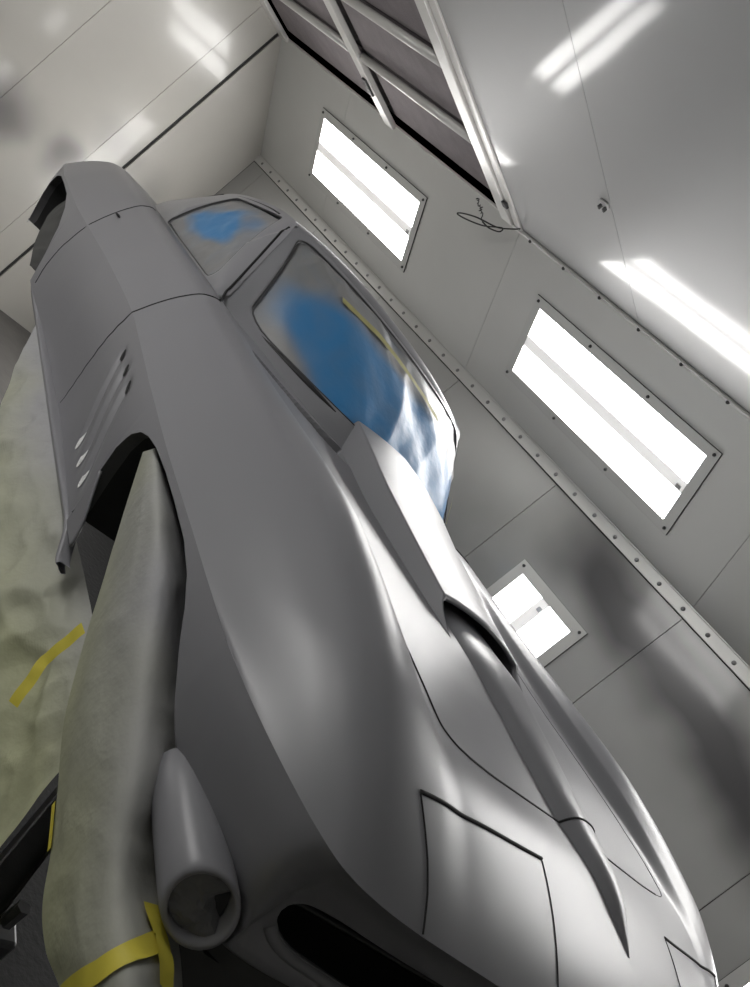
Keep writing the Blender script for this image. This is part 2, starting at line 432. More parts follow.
def gather(l):
    V = []; N = []; F = []
    for P, Nn, Fc, lb in ((TPf, TNf, TF, lab), (SPf, SNf, SF, slab)):
        sel = Fc[lb == l]
        if len(sel) == 0: continue
        ids = np.unique(sel); mp = np.full(len(P), -1); mp[ids] = np.arange(len(ids)) + len(V)
        F += [tuple(q) for q in mp[sel]]; V += list(P[ids]); N += list(Nn[ids])
    return V, F, N
def panel(name, l, parent=car):
    V, F, N = gather(l); return mesh(name, V, F, PRIMER, parent, True, N)
shell = panel('body_shell', 0)
hood = panel('hood', 1)
lampR = panel('headlamp_cover', 2); lampL = panel('headlamp_cover', 3)
doorR = panel('door', 4); doorL = panel('door', 5)

# --- panel gaps: thin recess lines following the sheet
def gapline(name, xy, parent, w=.0022, n=90, lift=.0002, add=None):
    P = resample(xy, n); z = H(P[:, 0], P[:, 1]) + lift
    if add is not None: z = z + add(P[:, 0], P[:, 1])
    V, F = tube(np.c_[P, z], w, 6); return mesh(name, V, F, GAP, parent)
def side_pt(x, z, sgn):
    i = np.argmin(np.abs(OUT[:, 0] - x) + (np.sign(OUT[:, 1]) != sgn) * 9 + (np.abs(OUT[:, 1]) < .6) * 5)
    col = SPt[i]; j = np.argsort(col[:, 2]); return np.array([col[0, 0], np.interp(z, col[j, 2], col[j, 1]), z])
SPW = lambda x: np.interp(x, [-.4, -.1, 0, .1, .163, .39, .55, .615, .63], [.15, .155, .15, .126, .110, .080, .036, .006, .0])
SPH = lambda x: np.interp(x, [-.5, -.1, 0, .2, .39, .55, .615, .63], [.018, .026, .032, .037, .034, .020, .005, 0])
def spear(x, y):
    w = SPW(x) + 1e-5; e = np.clip(np.abs(y) / w, 0, 1); return SPH(x) * (1 - e ** 3.0) ** .9
hy = np.r_[np.linspace(-.46, .46, 90)]
full = [(x, -y) for x, y in zip(HOODX[6:-1], HOODY[6:-1])] + [(hood_front(y), y) for y in hy] + [(x, y) for x, y in zip(HOODX[::-1][1:-6], HOODY[::-1][1:-6])]
nl_ = len(HOODX) - 7
gapline('panel_gap', full[:nl_ + len(hy)], hood, .0022, 330, .0003, lambda x, y: spear(x, y))
gapline('panel_gap', full[nl_ + len(hy) - 1:], hood, .0011, 140, .0001)
for o, s in ((lampR, -1), (lampL, 1)):
    gapline('panel_gap', [(a, s * b) for a, b in HLO], o, .0016, 40)
    gapline('panel_gap', [(a, s * b) for a, b in HLI], o, .0014, 40)
    gapline('panel_gap', [(.535, s * .312), (.545, s * .690)], o, .0034, 60)
    # the lower continuation of the gap under the nose edge
for o, s in ((doorR, -1), (doorL, 1)):
    a = [(DOOR_F, s * y) for y in np.linspace(.715, .850, 14)]
    P = [np.array([p[0], p[1], H(np.array(p[0]), np.array(p[1])) + .0004]) for p in a] + [side_pt(DOOR_F - .06 * t, .71 - .32 * t, s) for t in np.linspace(0, 1, 16)]
    V, F = tube(P, [.0022] * 14 + list(np.linspace(.0022, .0008, 16)), 6); mesh('panel_gap', V, F, GAP, o)
    P = [np.array([door_rear_top(y), s * y, H(np.array(door_rear_top(y)), np.array(s * y)) + .0005]) for y in np.linspace(.71, .866, 14)]
    P += [side_pt(door_rear_side(z), z, s) for z in np.linspace(.685, .40, 12)]
    V, F = tube(P, .0019, 6); mesh('panel_gap', V, F, GAP, o)
    # lock hole
    lx, ly = -1.835, .822; lz = float(H(np.array(lx), np.array(ly)))
    bm = bmesh.new(); bmesh.ops.create_uvsphere(bm, u_segments=20, v_segments=10, radius=1)
    for v in bm.verts: v.co = Vector((v.co.x * .026, v.co.y * .016, v.co.z * .004)) + Vector((lx, s * ly, lz - .0015))
    bmobj('lock_hole', bm, BLACK, o, True)

# --- hood scoop (raised bulge with a forward opening) and the spear ahead of it
XB = np.linspace(0, 1, 60)
SA = np.linspace(-1, 1, 61)
def scoop_point(u, a, inner=False):
    aa = abs(a)
    # front lip in plan: centre set back, sides reach forward to a point at the base
    xf = pchip([0, .55, .80, .87, 1.0], [-.125, -.127, -.124, -.115, .004], [aa])[0]
    xr = -.835
    x = xf + (xr - xf) * u
    hw = np.interp(x, [-.75, -.3, 0], [.235, .212, .203])
    top = np.interp(x, [-.75, -.5, -.27, -.12, .0], [.078, .068, .052, .0415, .034])
    if aa <= .80:
        y = aa / .80 * (hw - .018); h = top + .016 * (1 - (aa / .80) ** 2)
    elif aa <= .87:
        t = (aa - .80) / .07; y = hw - .018 + .008 * math.sin(t * math.pi / 2); h = top - .008 * (1 - math.cos(t * math.pi / 2))
    else:
        t = (aa - .87) / .13; y = hw - .010 + .012 * t; h = (top - .008) * (1 - t) - .003 * t
    y *= np.sign(a) if a else 1
    if inner: y *= .955; h = h - .010
    return np.array([x, y, float(H(np.array(x), np.array(y))) + h])
def acol():
    a = np.r_[np.linspace(0, .78, 18)[:-1], np.linspace(.78, .88, 9)[:-1], np.linspace(.88, 1, 8)]; return np.r_[-a[::-1], a[1:]]
AC = acol()
Vo = [scoop_point(u, a) for u in XB for a in AC]; Vi = [scoop_point(u, a, True) for u in XB[:34] for a in AC]
Fo = grid_faces(len(XB), len(AC)); Fi = grid_faces(34, len(AC), len(Vo), True)
nc = len(AC)
Fr = [(j, len(Vo) + j, len(Vo) + j + 1, j + 1) for j in range(nc - 1)]
scoop = mesh('hood_scoop', Vo + Vi, Fo + Fi + Fr, PRIMER, hood)
# dark back of the scoop opening
Vb = []; 
for a in AC:
    p = scoop_point(.5, a, True); Vb += [p, np.array([p[0], p[1], float(H(np.array(p[0]), np.array(p[1]))) - .004])]
mesh('scoop_baffle', Vb, [(2 * j, 2 * j + 1, 2 * j + 3, 2 * j + 2) for j in range(nc - 1)], BLACK, scoop)
xs = np.r_[np.linspace(-.36, .5, 70)[:-1], np.linspace(.5, .622, 24)]; es = np.linspace(-1, 1, 41)
es = np.sign(es) * (1 - (1 - np.abs(es)) ** 1.6)
V = []
for x in xs:
    for e in es:
        y = e * (SPW(x) + .002); V.append((x, y, float(H(np.array(x), np.array(y))) + float(spear(x, y)) - .0006))
FS = grid_faces(len(xs), len(es)); cxs = np.repeat(.5 * (xs[1:] + xs[:-1]), len(es) - 1)
def sub(Vs, Fs, keep):
    Fs = [f for f, k_ in zip(Fs, keep) if k_]; ids = sorted({i for f in Fs for i in f}); mp = {i: n for n, i in enumerate(ids)}
    return [Vs[i] for i in ids], [tuple(mp[i] for i in f) for f in Fs]
mesh('hood_spear', *sub(V, FS, cxs < .395), PRIMER, hood)
mesh('nose_spear', *sub(V, FS, cxs >= .395), PRIMER, shell)

# --- grille cavity
lipi = [i for i in range(NS) if OUT[i, 0] > .45 and abs(OUT[i, 1]) < .755]
V = []; 
jt, jb = JT - 1, JB + 1
for i in lipi:
    a = SPt[i, jt]; b = SPt[i, jb]; n = NRM[i]
    sh = np.array([n[0] * .16, n[1] * .10, 0])
    V += [a + np.array([0, 0, .004]) - .004 * np.array([n[0], n[1], 0]), a - sh + [0, 0, .004], b - sh - [0, 0, .004], b - [0, 0, .004] - .004 * np.array([n[0], n[1], 0])]
F = []
for q in range(len(lipi) - 1):
    for r in range(3): F.append((4 * q + r, 4 * q + r + 1, 4 * q + r + 5, 4 * q + r + 4))
gr = mesh('grille', V, F, GRILLE, car)
for zz in (.508, .536):
    P = []
    for i in lipi[::6]:
        n = NRM[i]; c = SPt[i, jt]; P.append([c[0] - n[0] * .09, c[1] - n[1] * .06, zz])
    Vt, Ft = tube(P, .006, 6); mesh('grille_bar', Vt, Ft, simple('grille_bar_dark', (.02, .02, .021), .4), gr)
# rounded lip below the grille
P = [SPt[i, jb] - np.array([NRM[i, 0], NRM[i, 1], 0]) * .004 for i in lipi if abs(SPt[i, 0, 1]) < .73]
Vt, Ft = tube(P[::3], .010, 10); mesh('grille_lip', Vt, Ft, PRIMER, car)

# --- parking-lamp pods under the nose corners
def pod(s):
    A = np.array([.376, s * .795, .495]); B = np.array([.545, s * .793, .480]); d = B - A; L = np.linalg.norm(d); d /= L
    up = np.array([0, 0, 1.]); sd = np.cross(d, up); sd /= np.linalg.norm(sd); uu = np.cross(sd, d)
    fn = np.array([.86, s * .42, .16])
    prof = [(-.05, .034), (-.03, .040), (.0, .044), (.05, .047), (.10, .0485), (L - .03, .0495), (L - .012, .0495), (L - .004, .0487), (L, .047), (L, .0415), (L - .003, .040), (L - .022, .0395)]
    V = []; n = 36
    for (t, r) in prof:
        for q in range(n):
            th = 2 * math.pi * q / n; o_ = r * (math.cos(th) * sd + math.sin(th) * uu); V.append(A + d * (t - sstep(.06, L - .02, t) * np.dot(o_, fn) / np.dot(d, fn)) + o_)
    F = [(i * n + q, i * n + (q + 1) % n, (i + 1) * n + (q + 1) % n, (i + 1) * n + q) for i in range(len(prof) - 1) for q in range(n)]
    o = mesh('parking_lamp_pod', V, F, PRIMER, car)
    # crumpled masking paper stuffed inside, torn on one side
    V = [B - d * .012]; F = []; m = 9
    for k_ in range(1, m):
        r = .0385 * k_ / (m - 1)
        for q in range(n):
            th = 2 * math.pi * q / n
            o_ = r * (math.cos(th) * sd + math.sin(th) * uu); p = B - d * (.010 + np.dot(o_, fn) / np.dot(d, fn)) + o_
            torn = max(0, math.cos(th - (2.75 if s < 0 else .4)) - .80) * 5 * (k_ / (m - 1)) ** 2
            V.append(p + d * (.007 * nz(p, 40, 3) - .035 * torn))
    F += [(0, 1 + q, 1 + (q + 1) % n) for q in range(n)]
    F += [(1 + (k_ - 1) * n + q, 1 + k_ * n + q, 1 + k_ * n + (q + 1) % n, 1 + (k_ - 1) * n + (q + 1) % n) for k_ in range(1, m - 1) for q in range(n)]
    mesh('paper_plug', V, F, PRIMER_SHADED, o, False)
    V = [B - d * .030 + .039 * (math.cos(2 * math.pi * q / n) * sd + math.sin(2 * math.pi * q / n) * uu) for q in range(n)]
    V = [p - d * np.dot(p - B, fn) / np.dot(d, fn) - d * .024 for p in V]
    mesh('lamp_socket', V, [tuple(range(n))], BLACK, o, False)
for s in (-1, 1): pod(s)

# --- wheel wells, arch lips, rockers, vents
for s in (-1, 1):
    for (XX, ZZ) in ((AX, AZ), (BX, BZ)):
        xx = np.unique(np.r_[np.linspace(XX[0], XX[-1], 70), XX]); zz = np.interp(xx, XX, ZZ)
        pts = [np.array([x, s * (np.abs(side_pt(x, 1., s)[1]) - float(side_inset(np.array(float(zcrease(np.array(x))) - z))) * (1 + 2.0 * float(sstep(.12, .52, x)))), z]) for x, z in zip(xx, zz)]
        lo = [np.array([XX[0], pts[0][1], .39]), *pts, np.array([XX[-1], pts[-1][1], XX[-1] < -1 and .42 or .495])]
        V = []; rows = [(0, 0), (.012, .004), (.03, .012), (.30, .012)]
        for dy, dzz in rows:
            for q, p in enumerate(lo): V.append(p + np.array([0, -s * dy, dzz if 0 < q < len(lo) - 1 else 0]))
        nl = len(lo)
        F = grid_faces(len(rows), nl)
        keep = [i < nl * 1 for i in range(len(F))]
        mesh('arch_lip', V[:3 * nl], grid_faces(3, nl), PRIMER_SHADED, car)
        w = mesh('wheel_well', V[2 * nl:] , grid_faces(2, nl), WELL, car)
        cap = [V[3 * nl + q] for q in range(nl)]
        if XX is AX: cap = [cap[0] - [0, 0, .25]] + cap + [cap[-1] - [0, 0, .35]]
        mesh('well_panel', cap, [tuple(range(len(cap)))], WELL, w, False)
    # rocker panel with a flared front end
    P = []
    xr = np.r_[np.linspace(-2.03, -.50, 50), np.linspace(-.48, -.365, 14)]
    V = []
    for x in xr:
        f = sstep(-.52, -.37, x)
        y1 = .800 - .012 * f; top = .378 - .052 * f ** 2
        bot = .342 - .040 * f
        prof = [(y1 - .03, top), (y1 - .002, top - .001), (y1 + .003, top - .008), (y1 - .006, .5 * (top + bot)), (y1 - .018, bot + .004), (y1 - .026, bot + .001), (y1 - .034, bot + .006)]
        if f > .5: prof = [(a, max(b, bot)) for a, b in prof]
        V += [(x, s * a, b) for a, b in prof]
    mesh('rocker_panel', V, grid_faces(len(xr), 7), PRIMER, car)
    # front closing lip of the fender behind the arch
    for (xa, za), (xb, zb_) in LOUV:
        for (t, r, m, nm, ln) in ((.06, .0125, BLACK, 'vent_slot', .018), (.91, .0115, VENT_LIGHT, 'vent_light_patch', .026)):
            x = xa + (xb - xa) * t; z = za + (zb_ - za) * t
            p = side_pt(x, z, s)
            V = [p + np.array([0, s * .0015, 0])]; n = 18
            ax = np.array([(xb - xa), 0, (zb_ - za)]); ax /= np.linalg.norm(ax); sx = np.array([1., 0, 0])
            pr = [side_pt(x, z + dz_, s) for dz_ in (-.01, .01)]
            sl = (pr[1][1] - pr[0][1]) / .02
            for q in range(n):
                th = 2 * math.pi * q / n
                e = ln * math.cos(th) * ax + r * math.sin(th) * sx
                V.append(p + e + np.array([0, s * .0018 + sl * e[2], 0]))
            mesh(nm, V, [(0, 1 + q, 1 + (q + 1) % n) for q in range(n)], m, shell)
    # foot of the fender between the wheel opening and the rocker
    V = []
    zf = np.linspace(.505, .365, 16); xf_ = np.interp(zf, [.365, .40, .42, .44, .47, .505], [-.372, -.382, -.392, -.408, -.437, -.462])
    for z, xe in zip(zf, xf_):
        for t in np.linspace(0, 1, 8):
            x = -.466 + (xe + .466) * t; V.append((x, s * (.8665 - float(side_inset(np.array(.694 - z))) - .010 * sstep(.6, 1, t) * 0), z))
    mesh('fender_foot', V, grid_faces(16, 8), PRIMER, shell)
    P = [(x, s * (.864 - float(side_inset(np.array(.694 - z)))), z) for x, z in zip(xf_, zf)]
    V, F = tube(P, .004, 6); mesh('foot_lip', V, F, PRIMER, shell)
# underbody pan (dark)
ub = [(OUT[i, 0] - NRM[i, 0] * .13, OUT[i, 1] - NRM[i, 1] * .13, .40) for i in range(0, NS, 12)]
def in_arch(x): return (AX[0] - .02 < x < AX[-1] + .02) or (BX[0] - .02 < x < BX[-1] + .02)
ub = [(x, y if not (in_arch(x)) else np.sign(y) * min(abs(y), .52), z) for x, y, z in ub]
mesh('underbody', ub, [tuple(range(len(ub)))], BLACK, car, False)

# --- greenhouse
EX = [-3.25, -3.03, -2.67, -2.42, -2.2, -1.9, -1.65, -1.48, -1.40]
EY = [.27, .35, .42, .465, .49, .515, .530, .540, .545]
EZ = [.86, .885, 1.03, 1.10, 1.160, 1.205, 1.228, 1.232, 1.222]
CZ = [.87, .905, 1.065, 1.155, 1.222, 1.268, 1.284, 1.283, 1.270]
rx = np.r_[np.linspace(-3.25, -1.55, 50)[:-1], np.linspace(-1.55, -1.46, 14)]
V = []; cols = np.linspace(-1, 1, 61)
cols = np.sign(cols) * (1 - (1 - np.abs(cols)) ** 1.5)
for x in rx:
    ey, ez, cz = pchip(EX, EY, [x])[0], pchip(EX, EZ, [x])[0], pchip(EX, CZ, [x])[0]
    for a in cols: V.append((x - .04 * 0 + .03 * (1 - a * a) * sstep(-1.8, -1.46, x), a * ey, ez + (cz - ez) * (1 - abs(a) ** 2.6)))
for dx, dzz, sh in ((.035, -.006, .999), (.052, -.018, .998), (.058, -.032, .996), (.050, -.045, .992)):   # rounded front edge over the windscreen
    x = -1.46
    ey, ez, cz = pchip(EX, EY, [x])[0], pchip(EX, EZ, [x])[0], pchip(EX, CZ, [x])[0]
    for a in cols: V.append((x + dx + .03 * (1 - a * a), a * ey * sh, ez + dzz + (cz - ez) * (1 - abs(a) ** 2.6)))
mesh('roof', V, grid_faces(len(rx) + 4, len(cols)), PRIMER, car)

PB = np.array([-1.13, .645, .900]); PT = np.array([-1.405, .552, 1.222])     # pillar foot and top
def wscreen(a, b):
    """point on the windscreen surface, a across (-1..1), b up (0..1)"""
    aa = abs(a)
    base = np.array([-.80 - .37 * aa ** 3.6, .60 * a, .945 - .040 * aa ** 2])
    top = np.array([-1.385 - .035 * aa ** 2, .545 * a, 1.258 - .036 * aa ** 2.4])
    p = base + (top - base) * b
    p[0] += .035 * math.sin(math.pi * b) * (1 - .6 * aa); p[2] += .02 * math.sin(math.pi * b)
    return p
def wouter(a, b):
    aa = abs(a)
    bx, by = -.77 - .365 * aa ** 4, .648 * a
    base = np.array([bx, by, float(H(np.array(bx), np.array(by))) - .003])
    top = np.array([-1.385 - .02 * aa ** 2, .552 * a, 1.258 - .036 * aa ** 2.4])
    p = base + (top - base) * b
    f = 1 - aa ** 4
    p[0] += .03 * math.sin(math.pi * max(b, 0)) * f; p[2] += .018 * math.sin(math.pi * max(b, 0)) * f
    return p
def rrect(n, ax, b0, b1, r):
    """rounded rectangle loop in (a, b)"""
    pts = []; c = [(ax - r, b0 + r * .9, -90), (ax - r, b1 - r, 0), (-ax + r, b1 - r, 90), (-ax + r, b0 + r * .9, 180)]
    for cx, cy, a0 in c:
        for q in range(9):
            th = math.radians(a0 + 90 * q / 8); pts.append((cx + r * math.cos(th), cy + r * .9 * math.sin(th)))
    pts.append(pts[0]); return resample(pts, n + 1)[:-1]
def ringmesh(name, loops, m, parent, closed=True):
    n = len(loops[0]); V = [p for L in loops for p in L]
    F = [(i * n + q, i * n + (q + 1) % n, (i + 1) * n + (q + 1) % n, (i + 1) * n + q) for i in range(len(loops) - 1) for q in range(n)]
    return mesh(name, V, F, m, parent)
n = 160
outer = rrect(n, 1.0, -.03, 1.0, .02); inner = rrect(n, .955, .035, .945, .11)
L0 = [wouter(a, b) for a, b in outer]
Lm = [.4 * wouter(*o) + .6 * wscreen(*(o * .3 + i * .7)) for o, i in zip(outer, inner)]
def nrm_ws(a, b):
    e = 1e-3; u = wscreen(a + e, b) - wscreen(a - e, b); v = wscreen(a, b + e) - wscreen(a, b - e); w = np.cross(u, v); w /= np.linalg.norm(w); return w if w[0] > 0 else -w
L1 = [wscreen(*(o * .2 + i * .8)) + .004 * nrm_ws(*i) for o, i in zip(outer, inner)]
L2 = [wscreen(*i) + .002 * nrm_ws(*i) for i in inner]
L3 = [wscreen(*(i * .995 + np.array([0, .5]) * .005)) - .018 * nrm_ws(*i) for i in inner]
wsf = ringmesh('windscreen_frame', [L0, Lm, L1, L2, L3], PRIMER, car)
V, F = tube([p for p in L2], .0028, 6, True); mesh('windscreen_seal', V, F, SEAL, wsf)
# side panels with the door window opening
def Tedge(x):
    if x > PT[0]:
        t = (x - PB[0]) / (PT[0] - PB[0]); p = PB + (PT - PB) * t; return p[1], p[2]
    return pchip(EX, EY, [x])[0], pchip(EX, EZ, [x])[0]
def Bedge(x): return np.interp(x, [-3.2, -2.7, -2.3, -2.0, -1.2, -.95], [.36, .53, .605, .640, .668, .690]), np.interp(x, [-3.2, -2.5, -2.0, -1.4, -.95], [.855, .868, .878, .893, .905])
def gside(x, z):
    ty, tz = Tedge(x); by, bz = Bedge(x); t = np.clip((z - bz) / max(tz - bz, 1e-4), -.1, 1.05)
    return by + (ty - by) * t + .018 * math.sin(math.pi * np.clip(t, 0, 1))
ol = [(-1.13, .895)]
ol += [(x, Tedge(x)[1] + .002) for x in np.linspace(-1.15, -3.1, 60)]
ol += [(x, Bedge(x)[1] - .02) for x in np.linspace(-3.1, -1.135, 40)]
ol.append(ol[0])
wl = []
for (cx, cz, a0, r) in ((-1.325, .940, -90 - 10, .034), (-1.56, 1.176, 38, .036), (-2.03, 1.120, 100, .036), (-2.06, .925, 190, .034)):
    for q in range(9):
        th = math.radians(a0 + (138, 62, 90, 70)[len(wl) // 9] * q / 8); wl.append((cx + r * math.cos(th), cz + r * math.sin(th)))
wl.append(wl[0])
def by_angle(loop, c, n):
    P = resample(loop, 1200)[:-1]; th = np.unwrap(np.arctan2(P[:, 1] - c[1], P[:, 0] - c[0])); 
    if th[-1] < th[0]: P = P[::-1]; th = np.unwrap(np.arctan2(P[:, 1] - c[1], P[:, 0] - c[0]))
    o = np.argsort((th) % (2 * math.pi)); th2 = (th % (2 * math.pi))[o]; P = P[o]
    q = np.linspace(0, 2 * math.pi, n, endpoint=False)
    return np.stack([np.interp(q, np.r_[th2[-1] - 2 * math.pi, th2, th2[0] + 2 * math.pi], np.r_[P[-1:, k_].tolist(), P[:, k_], P[:1, k_].tolist()]) for k_ in (0, 1)], 1)
WC = (-1.75, 1.04)
ob = by_angle(ol, WC, 240); ib = by_angle(wl, WC, 240)
for s in (-1, 1):
    loops = []
    for t in np.linspace(0, 1, 14):
        P = ob * (1 - t) + ib * t; loops.append([np.array([x, s * gside(x, z), z]) for x, z in P])
    loops.append([np.array([x, s * (gside(x, z) - .003), z]) for x, z in ib * .993 + np.array(WC) * .007])
    loops.append([np.array([x, s * (gside(x, z) - .020), z]) for x, z in ib * .99 + np.array(WC) * .01])
    wf = ringmesh('side_window_frame', loops, PRIMER, car)
    V, F = tube(loops[-2], .0028, 6, True); mesh('window_seal', V, F, SEAL, wf)
    # door edge running up the pillar, and the slot along the roof edge
    P = [np.array([x, s * y, float(H(np.array(x), np.array(y))) + .001]) for x, y in ((-.985, .715), (-1.03, .695), (-1.08, .672))]
    P += [np.array([x, s * (gside(x, z) + .0012), z]) for x, z in [(-1.155 - .265 * t, .925 + .275 * t) for t in np.linspace(0, 1, 20)]]
    V, F = tube(smoothline(P, 60), .0042, 6); mesh('door_edge_gap', V, F, GAP, wf)
    P = [np.array([x, s * (Tedge(x)[0] + .004), Tedge(x)[1] - .018]) for x in np.linspace(-1.60, -2.12, 26)]
    V, F = tube(P, .0065, 6); mesh('drip_slot', V, F, BLACK, wf)
    P = [np.array([x, s * (Tedge(x)[0] + .006), Tedge(x)[1] - .010]) for x in np.linspace(-2.30, -2.75, 18)]
    V, F = tube(P, .0042, 6); mesh('quarter_slot', V, F, BLACK, wf)
# black strip painting the shadow gap under the screen
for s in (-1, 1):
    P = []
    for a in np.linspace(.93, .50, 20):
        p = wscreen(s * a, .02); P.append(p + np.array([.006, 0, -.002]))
    V, F = tube(P, [.002 + .0075 * math.sin(math.pi * q / 19) for q in range(20)], 8); mesh('screen_gap_shadow', V, F, BLACK, wsf)
# dark cabin liner closing the inside
V = []
for b in (0, .5, 1):
    for a in np.linspace(-.95, .95, 15): V.append(wscreen(a, b) + np.array([-.07, 0, -.03]))
mesh('cabin_liner', V, grid_faces(3, 15), BLACK, car)

# ------------------------------------------------------------------ masking films on the glass
def noise2(a, b, s, seed): return noise.noise(Vector((a * s, b * s, seed)))
V = []; A = []; NA, NB = 110, 80
for j in range(NB):
    b = -.02 + 1.0 * j / (NB - 1)
    for i in range(NA):
        a = -.955 + 1.91 * i / (NA - 1)
        p = wscreen(a, b); nn = nrm_ws(max(-.99, min(.99, a)), max(.001, min(.999, b)))
        # long pulls running down the sheet from the header plus small crumples
        fold = .016 * ridge((a * 1.9 + b * 1.0, b * .30, .3), 1.5, 7) + .009 * ridge((a * 2.2 - b * 1.2, b * .6, 1.3), 2.0, 2) + .0012 * nz((a, b * .6, 0), 5, 1)
        cr = sstep(.45, .85, a) * .005 * ridge((a * 2, b * 3, 0), 2.0, 5)
        edge = min(1, (1 - abs(a) / .955) * 9, (b + .02) * 8 + .12, (.98 - b) * 10)
        V.append(p + nn * (-.012 + (fold + cr) * max(edge, 0)))
        # overspray: the blue shows through in the middle band of the sheet
        lo = -.06 + .24 * sstep(-.45, -.85, a) if a < -.45 else -.06
        lo += .05 * noise2(a, b, 2.2, 4.); hi = .66 - .36 * sstep(.38, .95, a) - .14 * sstep(-.6, -.95, a) + .05 * noise2(a, b, 3, 9.)
        inb = sstep(lo - .08, lo + .10, b) * (1 - sstep(hi - .12, hi + .08, b))
        ina = sstep(-1.0, -.78, a) * (1 - sstep(.70, .90, a))
        A.append(1 - .95 * inb * ina * (1 - .25 * abs(noise2(a, b, 5, 2.))))
ws_film = mesh('masking_film', V, grid_faces(NB, NA), FILM, None, True, None, A)
ws_film.matrix_world = M_CAR
tag(ws_film, 'wrinkled blue and grey plastic masking film taped over the windscreen', 'masking film')
for s in (-1, 1):
    V = []; A = []; NA, NB = 60, 44
    for j in range(NB):
        t = j / (NB - 1)
        for i in range(NA):
            u = i / (NA - 1)
            xb = -1.24 - .87 * u; xt = -1.50 - .62 * u
            z = (.898 - .0 * u) * (1 - t) + (1.205 - .055 * u) * t; x = xb * (1 - t) + xt * t
            fold = .006 * ridge((u * 2.2 + t, t * 1.4, .4), 2.0, 3) + .006 * nz((u, t, 0), 3.5, 6)
            edge = min(1, u * 9, (1 - u) * 9, t * 7, (1 - t) * 7)
            V.append(np.array([x, s * (gside(x, z) - .013 + fold * max(edge, 0)), z]))
            d = math.hypot((u - .52) / .36, (t - .52 + .35 * (u - .5)) / .34) + .35 * noise2(u, t, 4, 3.)
            A.append(float(sstep(.55, 1.15, d)))
    o = mesh('masking_film', V, grid_faces(NB, NA), FILM, None, True, None, A); o.matrix_world = M_CAR
    if s < 0: tag(o, 'small blue and grey plastic film masking the near door window', 'masking film')
    else: tag(o, 'plastic film masking the door window on the far side of the car', 'masking film')
# dull yellow tape along the top of the windscreen film
def ws_ribbon(name, ab, w, m, off=.014, n=50):
    P = smoothline(ab, n); V = []
    for i, (a, b) in enumerate(P):
        q = P[min(i + 1, n - 1)] - P[max(i - 1, 0)]; q /= np.linalg.norm(q) + 1e-9; pr = np.array([-q[1], q[0]])
        for k_ in (-1, 0, 1):
            aa, bb = a + pr[0] * w * k_ * .8, b + pr[1] * w * k_ * 1.6
            V.append(wscreen(aa, bb) + nrm_ws(min(.98, max(-.98, aa)), min(.99, max(.01, bb))) * (off + .002 * nz((aa, bb, 0), 9, 3)))
    o = mesh(name, V, grid_faces(n, 3), m); o.matrix_world = M_CAR; return o
tag(ws_ribbon('masking_tape', [(-.62, .69), (-.3, .72), (0, .70), (.2, .67), (.38, .63)], .014, TAPE_DULL), 'dull yellow tape strip along the upper part of the windscreen film', 'tape')
tag(ws_ribbon('masking_tape', [(.80, .30), (.84, .18), (.85, .06)], .012, TAPE_DULL), 'short dull yellow tape at the far lower corner of the windscreen film', 'tape')

# ------------------------------------------------------------------ masking paper round the lower body
def sheet(name, rows, nu, nv, wr, seed, over, m=PAPER, freq=7.):
    """rows: control grid [row][col] of car-frame points; smooth both ways, then crease"""
    G = np.array([smoothline(r, nu) for r in rows]); G = np.array([smoothline(G[:, i], nv) for i in range(nu)]).transpose(1, 0, 2)
    a = np.gradient(G, axis=0); b = np.gradient(G, axis=1); N = np.cross(a, b); N /= np.linalg.norm(N, axis=-1, keepdims=True) + 1e-9
    if N[..., 1].mean() > 0: N = -N
    V = []; A = []
    for i in range(nv):
        for j in range(nu):
            p = G[i, j]; e = min(1, .25 + 5 * min(j / (nu - 1), 1 - j / (nu - 1))) * min(1, .12 + 5 * i / (nv - 1))
            V.append(p + N[i, j] * e * (wr * ridge(p, freq, seed) * .6 + wr * .7 * nz(p, freq * .5, seed + 3) + wr * .25 * ridge(p, freq * 2.3, seed + 5)))
            A.append(over(i / (nv - 1), j / (nu - 1), p))
    o = mesh(name, V, grid_faces(nv, nu), m, None, True, None, A); o.matrix_world = M_CAR
    return o, np.array(V).reshape(nv, nu, 3), N
# sheet hanging from the rocker, swinging inboard behind the wheel opening
rowsA = []
for k_, (d, fl) in enumerate(((0, 0), (.07, .025), (.16, .055), (.27, .085), (.50, .12), (.80, .16))):
    xr_ = (-1.70, -1.42, -1.12, -.95, -.85, -.80)[k_]; xf_ = (.02, .05, .09, .16, .26, .36)[k_]; yf_ = (-.66, -.69, -.715, -.73, -.75, -.77)[k_]
    r = []
    for u, y, z in ((0, -.785, .352), (.2, -.785, .350), (.4, -.782, .348), (.6, -.775, .342), (.70, -.745, .325), (.80, -.70, .30), (.9, -.675, .29), (1., -.66, .32)):
        x = xr_ + (xf_ - xr_) * u
        r.append((x, (y - fl * (1 + .25 * math.sin(x * 8 + 1)) * (1.1 - 2.1 * u)) * (1 - u ** 4) + yf_ * u ** 4, z - d))
    rowsA.append(r)
pa, PA, NAa = sheet('masking_paper', rowsA, 170, 80, .034, 2., lambda i, j, p: float(np.clip(.9 - 4.5 * (.33 - p[2]) + .3 * noise.noise(Vector((p[0] * 5, p[2] * 5, 1))), 0, 1)), PAPER, 6.)
tag(pa, 'pale olive masking paper hanging below the sill behind the wheel opening', 'masking paper')
